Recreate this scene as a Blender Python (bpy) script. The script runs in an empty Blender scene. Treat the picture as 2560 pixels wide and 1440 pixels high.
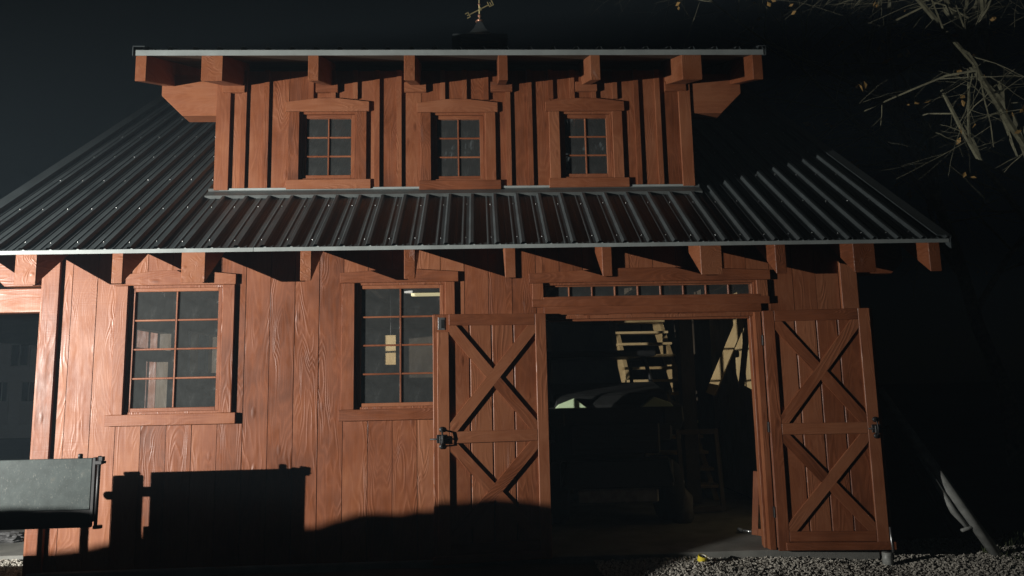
import bpy, bmesh, math, random
import numpy as np
from mathutils import Vector, Matrix
random.seed(7); rng = np.random.default_rng(7)
sc = bpy.context.scene
col = sc.collection
# ---------------------------------------------------------------- camera
F = 1783.2
_p, _y, _r = [math.radians(a) for a in (7.72, 2.54, -1.245)]
W = Vector((math.sin(_y)*math.cos(_p), math.cos(_y)*math.cos(_p), math.sin(_p)))
R0 = Vector((math.cos(_y), -math.sin(_y), 0)); U0 = R0.cross(W)
RX = math.cos(_r)*R0 + math.sin(_r)*U0
UP = -math.sin(_r)*R0 + math.cos(_r)*U0
CAM = Vector((0, -6.8, 1.685))
cam = bpy.data.objects.new('camera', bpy.data.cameras.new('camera')); col.objects.link(cam)
cam.matrix_world = Matrix(((RX.x, UP.x, -W.x, CAM.x), (RX.y, UP.y, -W.y, CAM.y), (RX.z, UP.z, -W.z, CAM.z), (0, 0, 0, 1)))
cam.data.sensor_width = 36; cam.data.lens = F/2560*36
cam.data.clip_start = 0.05; cam.data.clip_end = 600
sc.camera = cam
# ---------------------------------------------------------------- world (moonless night) and exposure
wd = bpy.data.worlds.new('World'); sc.world = wd; wd.use_nodes = True
nt = wd.node_tree; sky = nt.nodes.new('ShaderNodeTexSky'); sky.sky_type = 'NISHITA'; sky.sun_disc = False
sky.sun_elevation = math.radians(30); sky.sun_rotation = math.radians(180)
bg = nt.nodes['Background']; bg.inputs[1].default_value = 0.00012
nt.links.new(sky.outputs[0], bg.inputs[0])
vs = sc.view_settings; vs.view_transform = 'Standard'; vs.look = 'None'; vs.exposure = 0; vs.gamma = 1; vs.use_curve_mapping = False
sc.cycles.max_bounces = 6; sc.cycles.diffuse_bounces = 1; sc.cycles.glossy_bounces = 3
sc.cycles.transparent_max_bounces = 12; sc.cycles.transmission_bounces = 4; sc.cycles.volume_bounces = 0
sc.cycles.caustics_reflective = False; sc.cycles.caustics_refractive = False
sc.cycles.use_denoising = True; sc.cycles.sample_clamp_indirect = 4
LAMP = Vector((-8.41, -4.66, 2.07))
LAMP_W = 6100
HAZE = .0046

# ---------------------------------------------------------------- pixel -> place helpers (a pixel is only a direction)
def ray(px, py):
    return W*F + RX*(px-1280) - UP*(py-720)
def aty(px, py, y=0.0):
    d = ray(px, py); return CAM + d*((y-CAM.y)/d.y)
def atz(px, py, z=0.0):
    d = ray(px, py); return CAM + d*((z-CAM.z)/d.z)
def ax(px, py, y=0.0): return aty(px, py, y).x
def az(px, py, y=0.0): return aty(px, py, y).z

# ---------------------------------------------------------------- materials
MATS = {}
def newmat(name):
    m = bpy.data.materials.new(name); m.use_nodes = True
    MATS[name] = m
    n = m.node_tree.nodes; b = n['Principled BSDF']
    return m, n, m.node_tree.links, b
def node(n, t, **kw):
    x = n.new(t)
    for k, v in kw.items():
        if k.startswith('i_'):
            key = k[2:]
            key = int(key) if key.isdigit() else key.replace('_', ' ')
            x.inputs[key].default_value = v
        else: setattr(x, k, v)
    return x
def ramp(n, stops):
    r = n.new('ShaderNodeValToRGB'); e = r.color_ramp.elements
    while len(e) < len(stops): e.new(.5)
    for i, (p, c) in enumerate(stops):
        e[i].position = p; e[i].color = (*c, 1) if len(c) == 3 else c
    return r
def rand_coords(n, l, scale, extra=0.0):
    """object coordinates shifted by a random amount per object, then scaled"""
    tc = n.new('ShaderNodeTexCoord'); oi = n.new('ShaderNodeObjectInfo')
    mul = node(n, 'ShaderNodeVectorMath', operation='SCALE'); mul.inputs['Scale'].default_value = 37.0
    comb = n.new('ShaderNodeCombineXYZ'); 
    for k in range(3): l.new(oi.outputs['Random'], comb.inputs[k])
    l.new(comb.outputs[0], mul.inputs[0])
    add = node(n, 'ShaderNodeVectorMath', operation='ADD')
    l.new(tc.outputs['Object'], add.inputs[0]); l.new(mul.outputs[0], add.inputs[1])
    mp = node(n, 'ShaderNodeMapping'); mp.inputs['Scale'].default_value = scale
    l.new(add.outputs[0], mp.inputs[0])
    return mp, oi, add
def wood(name, c_dark, c_mid, c_light, axis, rough=.42, bump=.5, spec=.5, saw=True, vary=.25):
    m, n, l, b = newmat(name)
    ring = {'z': (9, 9, 1.7), 'x': (1.7, 9, 9), 'y': (9, 1.7, 9)}[axis]
    fine = {'z': (160, 160, 3), 'x': (3, 160, 160), 'y': (160, 3, 160)}[axis]
    mp, oi, add = rand_coords(n, l, ring)
    # cathedral growth rings around a wandering pith, knots pull them apart
    nz = node(n, 'ShaderNodeTexNoise', i_Scale=.55, i_Detail=2.0, i_Distortion=.3)
    l.new(mp.outputs[0], nz.inputs['Vector'])
    mixv = node(n, 'ShaderNodeVectorMath', operation='SCALE'); mixv.inputs['Scale'].default_value = 2.6
    l.new(nz.outputs['Color'], mixv.inputs[0])
    av = node(n, 'ShaderNodeVectorMath', operation='ADD'); l.new(mp.outputs[0], av.inputs[0]); l.new(mixv.outputs[0], av.inputs[1])
    nr = node(n, 'ShaderNodeTexNoise', i_Scale=.42, i_Detail=1.5, i_Roughness=.45); l.new(av.outputs[0], nr.inputs['Vector'])
    mm = node(n, 'ShaderNodeMath', operation='MULTIPLY', i_1=44.0); l.new(nr.outputs['Fac'], mm.inputs[0])
    fr = node(n, 'ShaderNodeMath', operation='PINGPONG', i_1=1.0); l.new(mm.outputs[0], fr.inputs[0])
    pw = node(n, 'ShaderNodeMath', operation='POWER', i_1=1.6); l.new(fr.outputs[0], pw.inputs[0])
    mf = node(n, 'ShaderNodeMapping'); mf.inputs['Scale'].default_value = fine; l.new(add.outputs[0], mf.inputs[0])
    nf = node(n, 'ShaderNodeTexNoise', i_Scale=1.0, i_Detail=3.0); l.new(mf.outputs[0], nf.inputs['Vector'])
    # knots
    kn = {'z': (7, 7, 2.6), 'x': (2.6, 7, 7), 'y': (7, 2.6, 7)}[axis]
    mk = node(n, 'ShaderNodeMapping'); mk.inputs['Scale'].default_value = kn; l.new(add.outputs[0], mk.inputs[0])
    vk = node(n, 'ShaderNodeTexVoronoi', i_Scale=.8); l.new(mk.outputs[0], vk.inputs['Vector'])
    kr = ramp(n, [(0.0, (1, 1, 1)), (.06, (.6, .6, .6)), (.13, (0, 0, 0))]); l.new(vk.outputs['Distance'], kr.inputs[0])
    # blotchy stain
    nb = node(n, 'ShaderNodeTexNoise', i_Scale=2.2, i_Detail=3.0); l.new(add.outputs[0], nb.inputs['Vector'])
    cr = ramp(n, [(.25, c_dark), (.5, c_mid), (.78, c_light)])
    s1 = node(n, 'ShaderNodeMath', operation='MULTIPLY_ADD', i_1=.11, i_2=.03); l.new(pw.outputs[0], s1.inputs[0])
    s2 = node(n, 'ShaderNodeMath', operation='MULTIPLY_ADD', i_1=.7, i_2=-.06); l.new(nb.outputs['Fac'], s2.inputs[0]); l.new(s1.outputs[0], s2.inputs[2])
    s3 = node(n, 'ShaderNodeMath', operation='MULTIPLY_ADD', i_1=.25); l.new(nf.outputs['Fac'], s3.inputs[0]); l.new(s2.outputs[0], s3.inputs[2])
    s4 = node(n, 'ShaderNodeMath', operation='MULTIPLY_ADD', i_1=vary, i_2=-vary/2); l.new(oi.outputs['Random'], s4.inputs[0])
    s5 = node(n, 'ShaderNodeMath', operation='ADD'); l.new(s3.outputs[0], s5.inputs[0]); l.new(s4.outputs[0], s5.inputs[1])
    s6 = node(n, 'ShaderNodeMath', operation='MULTIPLY_ADD', i_1=-.22); l.new(kr.outputs[0], s6.inputs[0]); l.new(s5.outputs[0], s6.inputs[2])
    l.new(s6.outputs[0], cr.inputs[0]); l.new(cr.outputs[0], b.inputs['Base Color'])
    # patchy stain film: some areas dull, some with a broad sheen
    mq = node(n, 'ShaderNodeMapping'); mq.inputs['Scale'].default_value = {'z': (14, 14, 3.5), 'x': (3.5, 14, 14), 'y': (14, 3.5, 14)}[axis]; l.new(add.outputs[0], mq.inputs[0])
    nq = node(n, 'ShaderNodeTexNoise', i_Scale=1.0, i_Detail=5.0, i_Roughness=.65); l.new(mq.outputs[0], nq.inputs['Vector'])
    rq = node(n, 'ShaderNodeMapRange'); rq.inputs['From Min'].default_value = .32; rq.inputs['From Max'].default_value = .68; rq.inputs['To Min'].default_value = rough+.30; rq.inputs['To Max'].default_value = rough
    l.new(nq.outputs['Fac'], rq.inputs['Value']); l.new(rq.outputs[0], b.inputs['Roughness']); b.inputs['Specular IOR Level'].default_value = spec
    # relief: rings, fibre, knots, saw marks
    nm = node(n, 'ShaderNodeTexNoise', i_Scale=.7, i_Detail=1.0); l.new(mp.outputs[0], nm.inputs['Vector'])
    mr = ramp(n, [(.46, (.10,)*3), (.64, (1, 1, 1))]); l.new(nm.outputs['Fac'], mr.inputs[0])
    h0 = node(n, 'ShaderNodeMath', operation='MULTIPLY'); l.new(pw.outputs[0], h0.inputs[0]); l.new(mr.outputs[0], h0.inputs[1])
    h1 = node(n, 'ShaderNodeMath', operation='MULTIPLY', i_1=.75); l.new(h0.outputs[0], h1.inputs[0])
    h2 = node(n, 'ShaderNodeMath', operation='MULTIPLY_ADD', i_1=.14); l.new(nf.outputs['Fac'], h2.inputs[0]); l.new(h1.outputs[0], h2.inputs[2])
    h3 = node(n, 'ShaderNodeMath', operation='MULTIPLY_ADD', i_1=1.2); l.new(kr.outputs[0], h3.inputs[0]); l.new(h2.outputs[0], h3.inputs[2])
    out = h3
    if saw:
        ms = node(n, 'ShaderNodeMapping'); ms.inputs['Rotation'].default_value = (.0, .16, .0)
        ms.inputs['Scale'].default_value = {'z': (1, 1, 95), 'x': (95, 1, 1), 'y': (1, 95, 1)}[axis]
        l.new(add.outputs[0], ms.inputs[0])
        ns = node(n, 'ShaderNodeTexNoise', i_Scale=1.0, i_Detail=1.0); l.new(ms.outputs[0], ns.inputs['Vector'])
        h4 = node(n, 'ShaderNodeMath', operation='MULTIPLY_ADD', i_1=.22); l.new(ns.outputs['Fac'], h4.inputs[0]); l.new(h3.outputs[0], h4.inputs[2]); out = h4
    bp = node(n, 'ShaderNodeBump', i_Strength=bump, i_Distance=.0022); l.new(out.outputs[0], bp.inputs['Height'])
    l.new(bp.outputs[0], b.inputs['Normal'])
    return m
RED = ((.112, .034, .013), (.195, .063, .026), (.268, .103, .048))
for a in 'zxy':
    wood('red_'+a, *RED, a, rough=.33, bump=1.1, spec=.30, vary=.34)
PINE = ((.26, .17, .075), (.42, .30, .14), (.55, .42, .22))
for a in 'zxy':
    wood('pine_'+a, *PINE, a, rough=.55, bump=.4, spec=.3)
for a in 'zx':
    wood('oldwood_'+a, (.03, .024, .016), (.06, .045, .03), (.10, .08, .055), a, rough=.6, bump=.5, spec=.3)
def simple(name, c, rough=.5, metal=0.0, noise=.0, nscale=8.0, bump=0.0, bscale=60.0, spec=.5, c2=None, emis=None):
    m, n, l, b = newmat(name)
    b.inputs['Base Color'].default_value = (*c, 1); b.inputs['Roughness'].default_value = rough
    b.inputs['Metallic'].default_value = metal; b.inputs['Specular IOR Level'].default_value = spec
    if noise or c2:
        mp, oi, add = rand_coords(n, l, (1, 1, 1))
        t = node(n, 'ShaderNodeTexNoise', i_Scale=nscale, i_Detail=5.0, i_Roughness=.6); l.new(add.outputs[0], t.inputs['Vector'])
        c2 = c2 or tuple(v*(1+noise) for v in c)
        r = ramp(n, [(.32, tuple(v*(1-noise) for v in c)), (.68, c2)]); l.new(t.outputs['Fac'], r.inputs[0]); l.new(r.outputs[0], b.inputs['Base Color'])
        rr = node(n, 'ShaderNodeMath', operation='MULTIPLY_ADD', i_1=.3, i_2=rough-.15); l.new(t.outputs['Fac'], rr.inputs[0]); l.new(rr.outputs[0], b.inputs['Roughness'])
    if bump:
        tc = n.new('ShaderNodeTexCoord'); t2 = node(n, 'ShaderNodeTexNoise', i_Scale=bscale, i_Detail=4.0); l.new(tc.outputs['Object'], t2.inputs['Vector'])
        bp = node(n, 'ShaderNodeBump', i_Strength=bump, i_Distance=.01); l.new(t2.outputs['Fac'], bp.inputs['Height']); l.new(bp.outputs[0], b.inputs['Normal'])
    if emis:
        b.inputs['Emission Color'].default_value = (*emis[0], 1); b.inputs['Emission Strength'].default_value = emis[1]
    return m
simple('roof_metal', (.050, .060, .062), .42, 0, noise=.22, nscale=3, spec=.45)
simple('trim_metal', (.27, .30, .29), .45, 0, noise=.12, nscale=5)
simple('flashing_metal', (.085, .095, .092), .45, 0, noise=.2, nscale=6)
simple('steel', (.45, .46, .46), .35, .9, noise=.15)
simple('galvanised', (.30, .31, .29), .5, .1, noise=.25, nscale=14)
simple('iron', (.012, .012, .012), .5, 0, noise=.3)
simple('black_plastic', (.012, .013, .013), .45, 0, noise=.3)
simple('vehicle_paint', (.011, .012, .0115), .6, 0, noise=.1)
simple('tyre', (.010, .010, .010), .8, 0, noise=.3, bump=.4, bscale=40)
simple('lens', (.62, .78, .5), .25, 0)
simple('concrete', (.20, .20, .18), .8, 0, noise=.3, nscale=3, bump=.25, bscale=90)
simple('soil', (.035, .032, .026), .95, 0, noise=.5, nscale=1.2, bump=.8, bscale=25)
simple('stone', (.38, .355, .30), .85, 0, noise=.55, nscale=45, c2=(.66, .62, .53))
simple('shadow_heap_stone', (.10, .095, .08), .9, 0, noise=.5, nscale=60, bump=1.0, bscale=45)
simple('grass', (.05, .065, .022), .8, 0, noise=.4)
simple('bark', (.15, .145, .09), .8, 0, noise=.4, nscale=10, bump=.6, bscale=30)
simple('dry_leaf', (.28, .17, .05), .7, 0, noise=.4)
simple('house_white', (.70, .71, .71), .7, 0, noise=.06)
simple('house_trim', (.62, .62, .62), .6)
simple('dark_glass', (.02, .025, .03), .1)
simple('copper', (.55, .28, .18), .35, .6, noise=.3, nscale=30)
simple('brass', (.62, .52, .25), .35, .5, noise=.2)
simple('yellow_tape', (.75, .60, .04), .45)
simple('white_card', (.75, .75, .70), .6)
simple('chrome', (.65, .66, .66), .2, .9)
simple('tube', (.8, .75, .5), .4, emis=((1.0, .88, .48), .55))  # glow added in place of light falling on the strip
simple('lamp_face', (1, 1, 1), .4, emis=((1, .98, .94), 30))
simple('bag', (.10, .10, .10), .6, 0, noise=.3)
def panel_paint():
    m, n, l, b = newmat('scratched_panel')
    tc = n.new('ShaderNodeTexCoord')
    t1 = node(n, 'ShaderNodeTexNoise', i_Scale=7.0, i_Detail=8.0, i_Roughness=.7); l.new(tc.outputs['Object'], t1.inputs['Vector'])
    mp = node(n, 'ShaderNodeMapping'); mp.inputs['Scale'].default_value = (70, 70, 34); mp.inputs['Rotation'].default_value = (0, .5, 0); l.new(tc.outputs['Object'], mp.inputs[0])
    t2 = node(n, 'ShaderNodeTexNoise', i_Scale=1.0, i_Detail=6.0, i_Roughness=.75, i_Distortion=1.2); l.new(mp.outputs[0], t2.inputs['Vector'])
    r1 = ramp(n, [(.3, (.022, .030, .028)), (.6, (.045, .058, .055)), (.8, (.075, .078, .066))]); l.new(t1.outputs['Fac'], r1.inputs[0])
    r2 = ramp(n, [(.57, (0, 0, 0)), (.72, (1, 1, 1))]); l.new(t2.outputs['Fac'], r2.inputs[0])
    mx = node(n, 'ShaderNodeMix', data_type='RGBA'); l.new(r2.outputs[0], mx.inputs[0]); l.new(r1.outputs[0], mx.inputs[6]); mx.inputs[7].default_value = (.17, .18, .16, 1)
    l.new(mx.outputs[2], b.inputs['Base Color']); b.inputs['Roughness'].default_value = .62; b.inputs['Specular IOR Level'].default_value = .25
panel_paint()
def glass():
    m, n, l, b = newmat('glass'); n.remove(b)
    tr = n.new('ShaderNodeBsdfTransparent'); gl = node(n, 'ShaderNodeBsdfGlossy', i_Roughness=.03); df = node(n, 'ShaderNodeBsdfDiffuse')
    df.inputs[0].default_value = (.55, .58, .56, 1)
    lw_ = node(n, 'ShaderNodeLayerWeight', i_Blend=.5)
    f5 = node(n, 'ShaderNodeMath', operation='POWER', i_1=5.0); l.new(lw_.outputs['Facing'], f5.inputs[0])
    f = node(n, 'ShaderNodeMath', operation='MULTIPLY_ADD', i_1=.92, i_2=.045); l.new(f5.outputs[0], f.inputs[0])
    tc = n.new('ShaderNodeTexCoord'); t = node(n, 'ShaderNodeTexNoise', i_Scale=9.0, i_Detail=6.0, i_Roughness=.7); l.new(tc.outputs['Object'], t.inputs['Vector'])
    r = ramp(n, [(.3, (.022,)*3), (.62, (.035,)*3), (.8, (.10,)*3)]); l.new(t.outputs['Fac'], r.inputs[0])
    m1 = n.new('ShaderNodeMixShader'); l.new(r.outputs[0], m1.inputs[0]); l.new(tr.outputs[0], m1.inputs[1]); l.new(df.outputs[0], m1.inputs[2])
    m2 = n.new('ShaderNodeMixShader'); l.new(f.outputs[0], m2.inputs[0]); l.new(m1.outputs[0], m2.inputs[1]); l.new(gl.outputs[0], m2.inputs[2])
    l.new(m2.outputs[0], n['Material Output'].inputs[0])
glass()

# ---------------------------------------------------------------- object helpers
WLOC = {}
def link(name, mesh, parent, wloc, rot=None, local=False):
    o = bpy.data.objects.new(name, mesh); col.objects.link(o)
    wloc = Vector(wloc)
    if parent is not None:
        o.parent = parent
        o.location = wloc if local else wloc - WLOC[parent.name]
    else: o.location = wloc
    if rot is not None: o.rotation_euler = rot
    WLOC[o.name] = wloc if not local else Vector((0, 0, 0))
    return o
def tag(o, label=None, cat=None, group=None, kind=None):
    for k, v in (('label', label), ('category', cat), ('group', group), ('kind', kind)):
        if v: o[k] = v
    return o
def empty(name, loc, parent=None, rot=None):
    o = link(name, None, parent, loc, rot); o.empty_display_size = .2; return o
def mesh_from_bm(name, bm, mat, smooth=False):
    me = bpy.data.meshes.new(name); bm.normal_update(); bm.to_mesh(me); bm.free()
    me.materials.append(MATS[mat])
    if smooth:
        for p in me.polygons: p.use_smooth = True
    return me
def bm_box(bm, x0, x1, y0, y1, z0, z1):
    v = [bm.verts.new(c) for c in ((x0, y0, z0), (x1, y0, z0), (x1, y1, z0), (x0, y1, z0), (x0, y0, z1), (x1, y0, z1), (x1, y1, z1), (x0, y1, z1))]
    for f in ((0, 3, 2, 1), (4, 5, 6, 7), (0, 1, 5, 4), (1, 2, 6, 5), (2, 3, 7, 6), (3, 0, 4, 7)): bm.faces.new([v[i] for i in f])
def bev(bm, w):
    if w: bmesh.ops.bevel(bm, geom=list(bm.edges), offset=w, segments=1, affect='EDGES', profile=.5)
def box(name, x0, x1, y0, y1, z0, z1, mat, parent=None, bevel=.003, local=False, rot=None):
    cx, cy, cz = (x0+x1)/2, (y0+y1)/2, (z0+z1)/2
    bm = bmesh.new(); bm_box(bm, x0-cx, x1-cx, y0-cy, y1-cy, z0-cz, z1-cz); bev(bm, bevel)
    return link(name, mesh_from_bm(name, bm, mat), parent, (cx, cy, cz), rot, local)
def boxes(name, lst, mat, parent=None, origin=None, local=False):
    o = origin or lst[0]
    c = Vector(((o[0]+o[1])/2, (o[2]+o[3])/2, (o[4]+o[5])/2)) if len(o) == 6 else Vector(o)
    bm = bmesh.new()
    for b in lst: bm_box(bm, b[0]-c.x, b[1]-c.x, b[2]-c.y, b[3]-c.y, b[4]-c.z, b[5]-c.z)
    return link(name, mesh_from_bm(name, bm, mat), parent, c, None, local)
def prism(name, pts, axis, a0, a1, mat, parent=None, bevel=.003, local=False):
    """extrude a polygon: axis x -> pts are (y,z); axis y -> pts are (x,z); axis z -> (x,y)"""
    n = len(pts); u = sum(p[0] for p in pts)/n; v = sum(p[1] for p in pts)/n; m = (a0+a1)/2
    def mk(p, a):
        if axis == 'x': return (a-m, p[0]-u, p[1]-v)
        if axis == 'y': return (p[0]-u, a-m, p[1]-v)
        return (p[0]-u, p[1]-v, a-m)
    bm = bmesh.new()
    A = [bm.verts.new(mk(p, a0)) for p in pts]; B = [bm.verts.new(mk(p, a1)) for p in pts]
    bm.faces.new(A); bm.faces.new(B[::-1])
    for i in range(n): bm.faces.new((A[i], B[i], B[(i+1) % n], A[(i+1) % n]))
    bmesh.ops.recalc_face_normals(bm, faces=list(bm.faces)); bev(bm, bevel)
    c = {'x': (m, u, v), 'y': (u, m, v), 'z': (u, v, m)}[axis]
    return link(name, mesh_from_bm(name, bm, mat), parent, c, None, local)
def bm_tube(bm, pts, rad, sides=8, cap=True):
    pts = [Vector(p) for p in pts]; rings = []
    rad = rad if isinstance(rad, (list, tuple)) else [rad]*len(pts)
    ref = Vector((.3, .2, 1)).normalized()
    for i, p in enumerate(pts):
        t = (pts[min(i+1, len(pts)-1)] - pts[max(i-1, 0)]).normalized()
        if abs(t.dot(ref)) > .95: ref = Vector((1, .1, 0)).normalized()
        a = t.cross(ref).normalized(); b2 = t.cross(a)
        rings.append([bm.verts.new(p + (a*math.cos(2*math.pi*k/sides) + b2*math.sin(2*math.pi*k/sides))*rad[i]) for k in range(sides)])
    for i in range(len(rings)-1):
        for k in range(sides): bm.faces.new((rings[i][k], rings[i][(k+1) % sides], rings[i+1][(k+1) % sides], rings[i+1][k]))
    if cap: bm.faces.new(rings[0][::-1]); bm.faces.new(rings[-1])
def tube(name, pts, rad, mat, parent=None, sides=10, local=False):
    c = sum((Vector(p) for p in pts), Vector())/len(pts)
    bm = bmesh.new(); bm_tube(bm, [Vector(p)-c for p in pts], rad, sides)
    bmesh.ops.recalc_face_normals(bm, faces=list(bm.faces))
    return link(name, mesh_from_bm(name, bm, mat, True), parent, c, None, local)
def bm_lathe(bm, prof, sides=20, rotate=0):
    rings = [[bm.verts.new((r*math.cos(2*math.pi*k/sides+rotate), r*math.sin(2*math.pi*k/sides+rotate), z)) for k in range(sides)] for r, z in prof]
    for i in range(len(rings)-1):
        for k in range(sides): bm.faces.new((rings[i][k], rings[i][(k+1) % sides], rings[i+1][(k+1) % sides], rings[i+1][k]))
    bm.faces.new(rings[0][::-1]); bm.faces.new(rings[-1])
def lathe(name, prof, mat, parent, loc, sides=20, rotate=0, rot=None, smooth=True, local=False):
    bm = bmesh.new(); bm_lathe(bm, prof, sides, rotate); bmesh.ops.recalc_face_normals(bm, faces=list(bm.faces))
    return link(name, mesh_from_bm(name, bm, mat, smooth), parent, loc, rot, local)

# ================================================================ GROUND
def gz(x, y):   # gravel surface: banked up against the slab
    return max(0.0, min(.075, (3.75-x)*.042)) + .008*math.sin(x*5.1+y*3.7)
box('ground', -150, 150, -150, 150, -.5, -.035, 'soil', bevel=0)['kind'] = 'structure'
def gravel_bed():
    xs = np.linspace(-9, 9, 181); ys = np.linspace(-6.6, .9, 76)
    bm = bmesh.new()
    g = [[bm.verts.new((x, y, gz(x, y)*(1 if y > -1.5 else max(0, 1-(-1.5-y)*1.2)) + rng.normal(0, .003) - .016)) for x in xs] for y in ys]
    for j in range(len(ys)-1):
        for i in range(len(xs)-1): bm.faces.new((g[j][i], g[j][i+1], g[j+1][i+1], g[j+1][i]))
    o = link('gravel_yard', mesh_from_bm('gravel_yard', bm, 'soil', True), None, (0, 0, 0)); o['kind'] = 'structure'
gravel_bed()
def stones():
    base = np.array([(1, 0, 0), (-1, 0, 0), (0, 1, 0), (0, -1, 0), (0, 0, 1), (0, 0, -1)], float)
    fc = np.array([(0, 2, 4), (2, 1, 4), (1, 3, 4), (3, 0, 4), (2, 0, 5), (1, 2, 5), (3, 1, 5), (0, 3, 5)])
    V = []; Fc = []; k = 0
    regions = [(1.0, 5.6, -.95, -.002, 13000), (2.9, 6.0, 0.0, .7, 4200), (-5.6, -4.1, .05, .78, 2600)]
    for x0, x1, y0, y1, cnt in regions:
        for _ in range(cnt):
            x = rng.uniform(x0, x1); y = rng.uniform(y0, y1)
            s = rng.uniform(.006, .017) * (1.35 if rng.random() < .12 else 1)
            sc3 = s*np.array([rng.uniform(.8, 1.5), rng.uniform(.7, 1.1), rng.uniform(.5, .9)])
            q = rng.normal(size=4); q /= np.linalg.norm(q); w, a, b, c = q
            M = np.array([[1-2*(b*b+c*c), 2*(a*b-w*c), 2*(a*c+w*b)], [2*(a*b+w*c), 1-2*(a*a+c*c), 2*(b*c-w*a)], [2*(a*c-w*b), 2*(b*c+w*a), 1-2*(a*a+b*b)]])
            P = ((base*(1+rng.uniform(-.25, .25, (6, 1))))*sc3) @ M.T + (x, y, gz(x, y) + rng.uniform(-.008, .004))
            V.append(P); Fc.append(fc+k); k += 6
    me = bpy.data.meshes.new('gravel'); me.from_pydata(np.vstack(V).tolist(), [], np.vstack(Fc).tolist()); me.materials.append(MATS['stone'])
    o = link('gravel', me, None, (0, 0, 0)); tag(o, 'loose grey crushed stone lying in front of the doorway and right door', 'gravel', kind='stuff')
stones()

# ================================================================ BARN
EAVE_Y, EAVE_Z, SL = -.55, 2.937, .75          # main roof: eave edge and slope
def rz(y): return EAVE_Z + (y-EAVE_Y)*SL
RIDGE_Y = 4.2; RIDGE_Z = rz(RIDGE_Y); BACK_Y = 9.0
XL, XR = -4.07, 3.68                             # end walls
RL, RR = -4.75, 4.30                             # rakes
DY, DSL, DEY, DEZ = .45, .354, -.22, 4.925       # dormer wall, slope, eave
def dz(y): return DEZ + (y-DEY)*DSL
DXL, DXR = ax(537, 470, DY), ax(1736, 470, DY)
DRL, DRR = -3.26, 2.845
barn = tag(empty('barn', (-.2, 4.2, 0)), 'red-brown timber barn with metal roof, long dormer and open double doors', 'barn')
slab = box('concrete_slab', XL+.01, XR-.01, -.042, 8.98, -.3, .12, 'concrete', bevel=.006); slab['kind'] = 'structure'
bslab = box('bay_floor', XL-3.6, XL-.03, .82, 8.6, -.3, .10, 'concrete', bevel=.006); bslab['kind'] = 'structure'
# ---- front wall: sheathing with openings, planks nailed on it
W1 = (ax(317, 875), ax(556, 875), az(330, 1036), az(330, 716))
W2 = (ax(887, 875), ax(1114, 820), az(950, 1022), az(950, 708))
TR = (ax(1358, 730), ax(1889, 720), az(1620, 745), az(1620, 705))
DO = (ax(1362, 900), ax(1888, 860), -1.0, az(1620, 786))
OPEN = [W1, W2, TR, DO]
WALLTOP = rz(0.0)-.12
def cut_rects(x0, x1, z0, z1, opens):
    xs = sorted({x0, x1, *[v for o in opens for v in o[:2] if x0 < v < x1]})
    zs = sorted({z0, z1, *[v for o in opens for v in o[2:] if z0 < v < z1]})
    out = []
    for i in range(len(xs)-1):
        run = None
        for j in range(len(zs)-1):
            cx, cz = (xs[i]+xs[i+1])/2, (zs[j]+zs[j+1])/2
            solid = not any(o[0] < cx < o[1] and o[2] < cz < o[3] for o in opens)
            if solid: run = [zs[j], zs[j+1]] if run is None else [run[0], zs[j+1]]
            if (not solid or j == len(zs)-2) and run is not None:
                out.append((xs[i], xs[i+1], *run)); run = None
    return out
def join_rects(rects):
    groups = []
    for r in rects:
        touching = [g for g in groups if any(abs(r[0]-q[1]) < 1e-6 and min(r[3], q[3]) > max(r[2], q[2]) for q in g)]
        m = [r]
        for g in touching: m = g + m; groups.remove(g)
        groups.append(m)
    return groups
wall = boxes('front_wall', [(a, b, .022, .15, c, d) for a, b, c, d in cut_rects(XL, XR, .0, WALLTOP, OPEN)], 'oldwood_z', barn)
seam0, pitch = -2.221, .2295
k = 0
first = math.floor((XL-seam0)/pitch)
for i in range(first, 60):
    x0 = seam0 + i*pitch; x1 = x0 + pitch
    if x0 > XR-.03: break
    x0 = max(x0, XL+.01); x1 = min(x1, XR-.01)
    if x1-x0 < .03: continue
    g = .0022 + random.uniform(0, .0014)
    off = random.uniform(-.0015, .0025)
    # planks are taken off where the corner board covers them
    rects = cut_rects(x0+g, x1-g, .03, WALLTOP-.01, OPEN)
    rects = [r for r in rects if r[1]-r[0] > .008 and r[3]-r[2] > .02]
    for grp in join_rects(rects): boxes('plank', [(a, b, off, .0215, c, d) for a, b, c, d in grp], 'red_z', wall)
# corner boards
cbl0, cbl1 = ax(108, 800), ax(148, 800)
box('corner_board', cbl0, cbl1, -.036, -.0018, .03, WALLTOP-.02, 'red_z', barn)
box('corner_board', cbl0-.024, cbl0-.0005, -.024, .10, .03, WALLTOP-.02, 'red_z', barn)
box('corner_board', ax(2099, 720), XR+.004, -.036, -.0018, .05, WALLTOP-.02, 'red_z', barn)
box('corner_board', XR+.005, XR+.027, -.024, .10, .05, WALLTOP-.02, 'red_z', barn)
# end walls, back wall, partition of the left wall with an opening into the side bay
def gable(x0, x1, name, opens=()):
    top = 2.6
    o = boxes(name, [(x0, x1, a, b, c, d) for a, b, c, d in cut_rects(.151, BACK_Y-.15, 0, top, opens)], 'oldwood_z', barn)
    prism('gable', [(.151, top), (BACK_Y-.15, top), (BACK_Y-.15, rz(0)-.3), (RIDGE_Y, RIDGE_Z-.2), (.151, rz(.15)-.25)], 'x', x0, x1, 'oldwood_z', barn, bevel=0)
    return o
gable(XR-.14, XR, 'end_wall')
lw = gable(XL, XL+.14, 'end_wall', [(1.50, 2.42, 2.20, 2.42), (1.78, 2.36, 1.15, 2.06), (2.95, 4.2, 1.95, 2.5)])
box('back_wall', XL, XR, BACK_Y-.149, BACK_Y, 0, rz(0)-.3, 'oldwood_z', barn, bevel=0)
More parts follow.
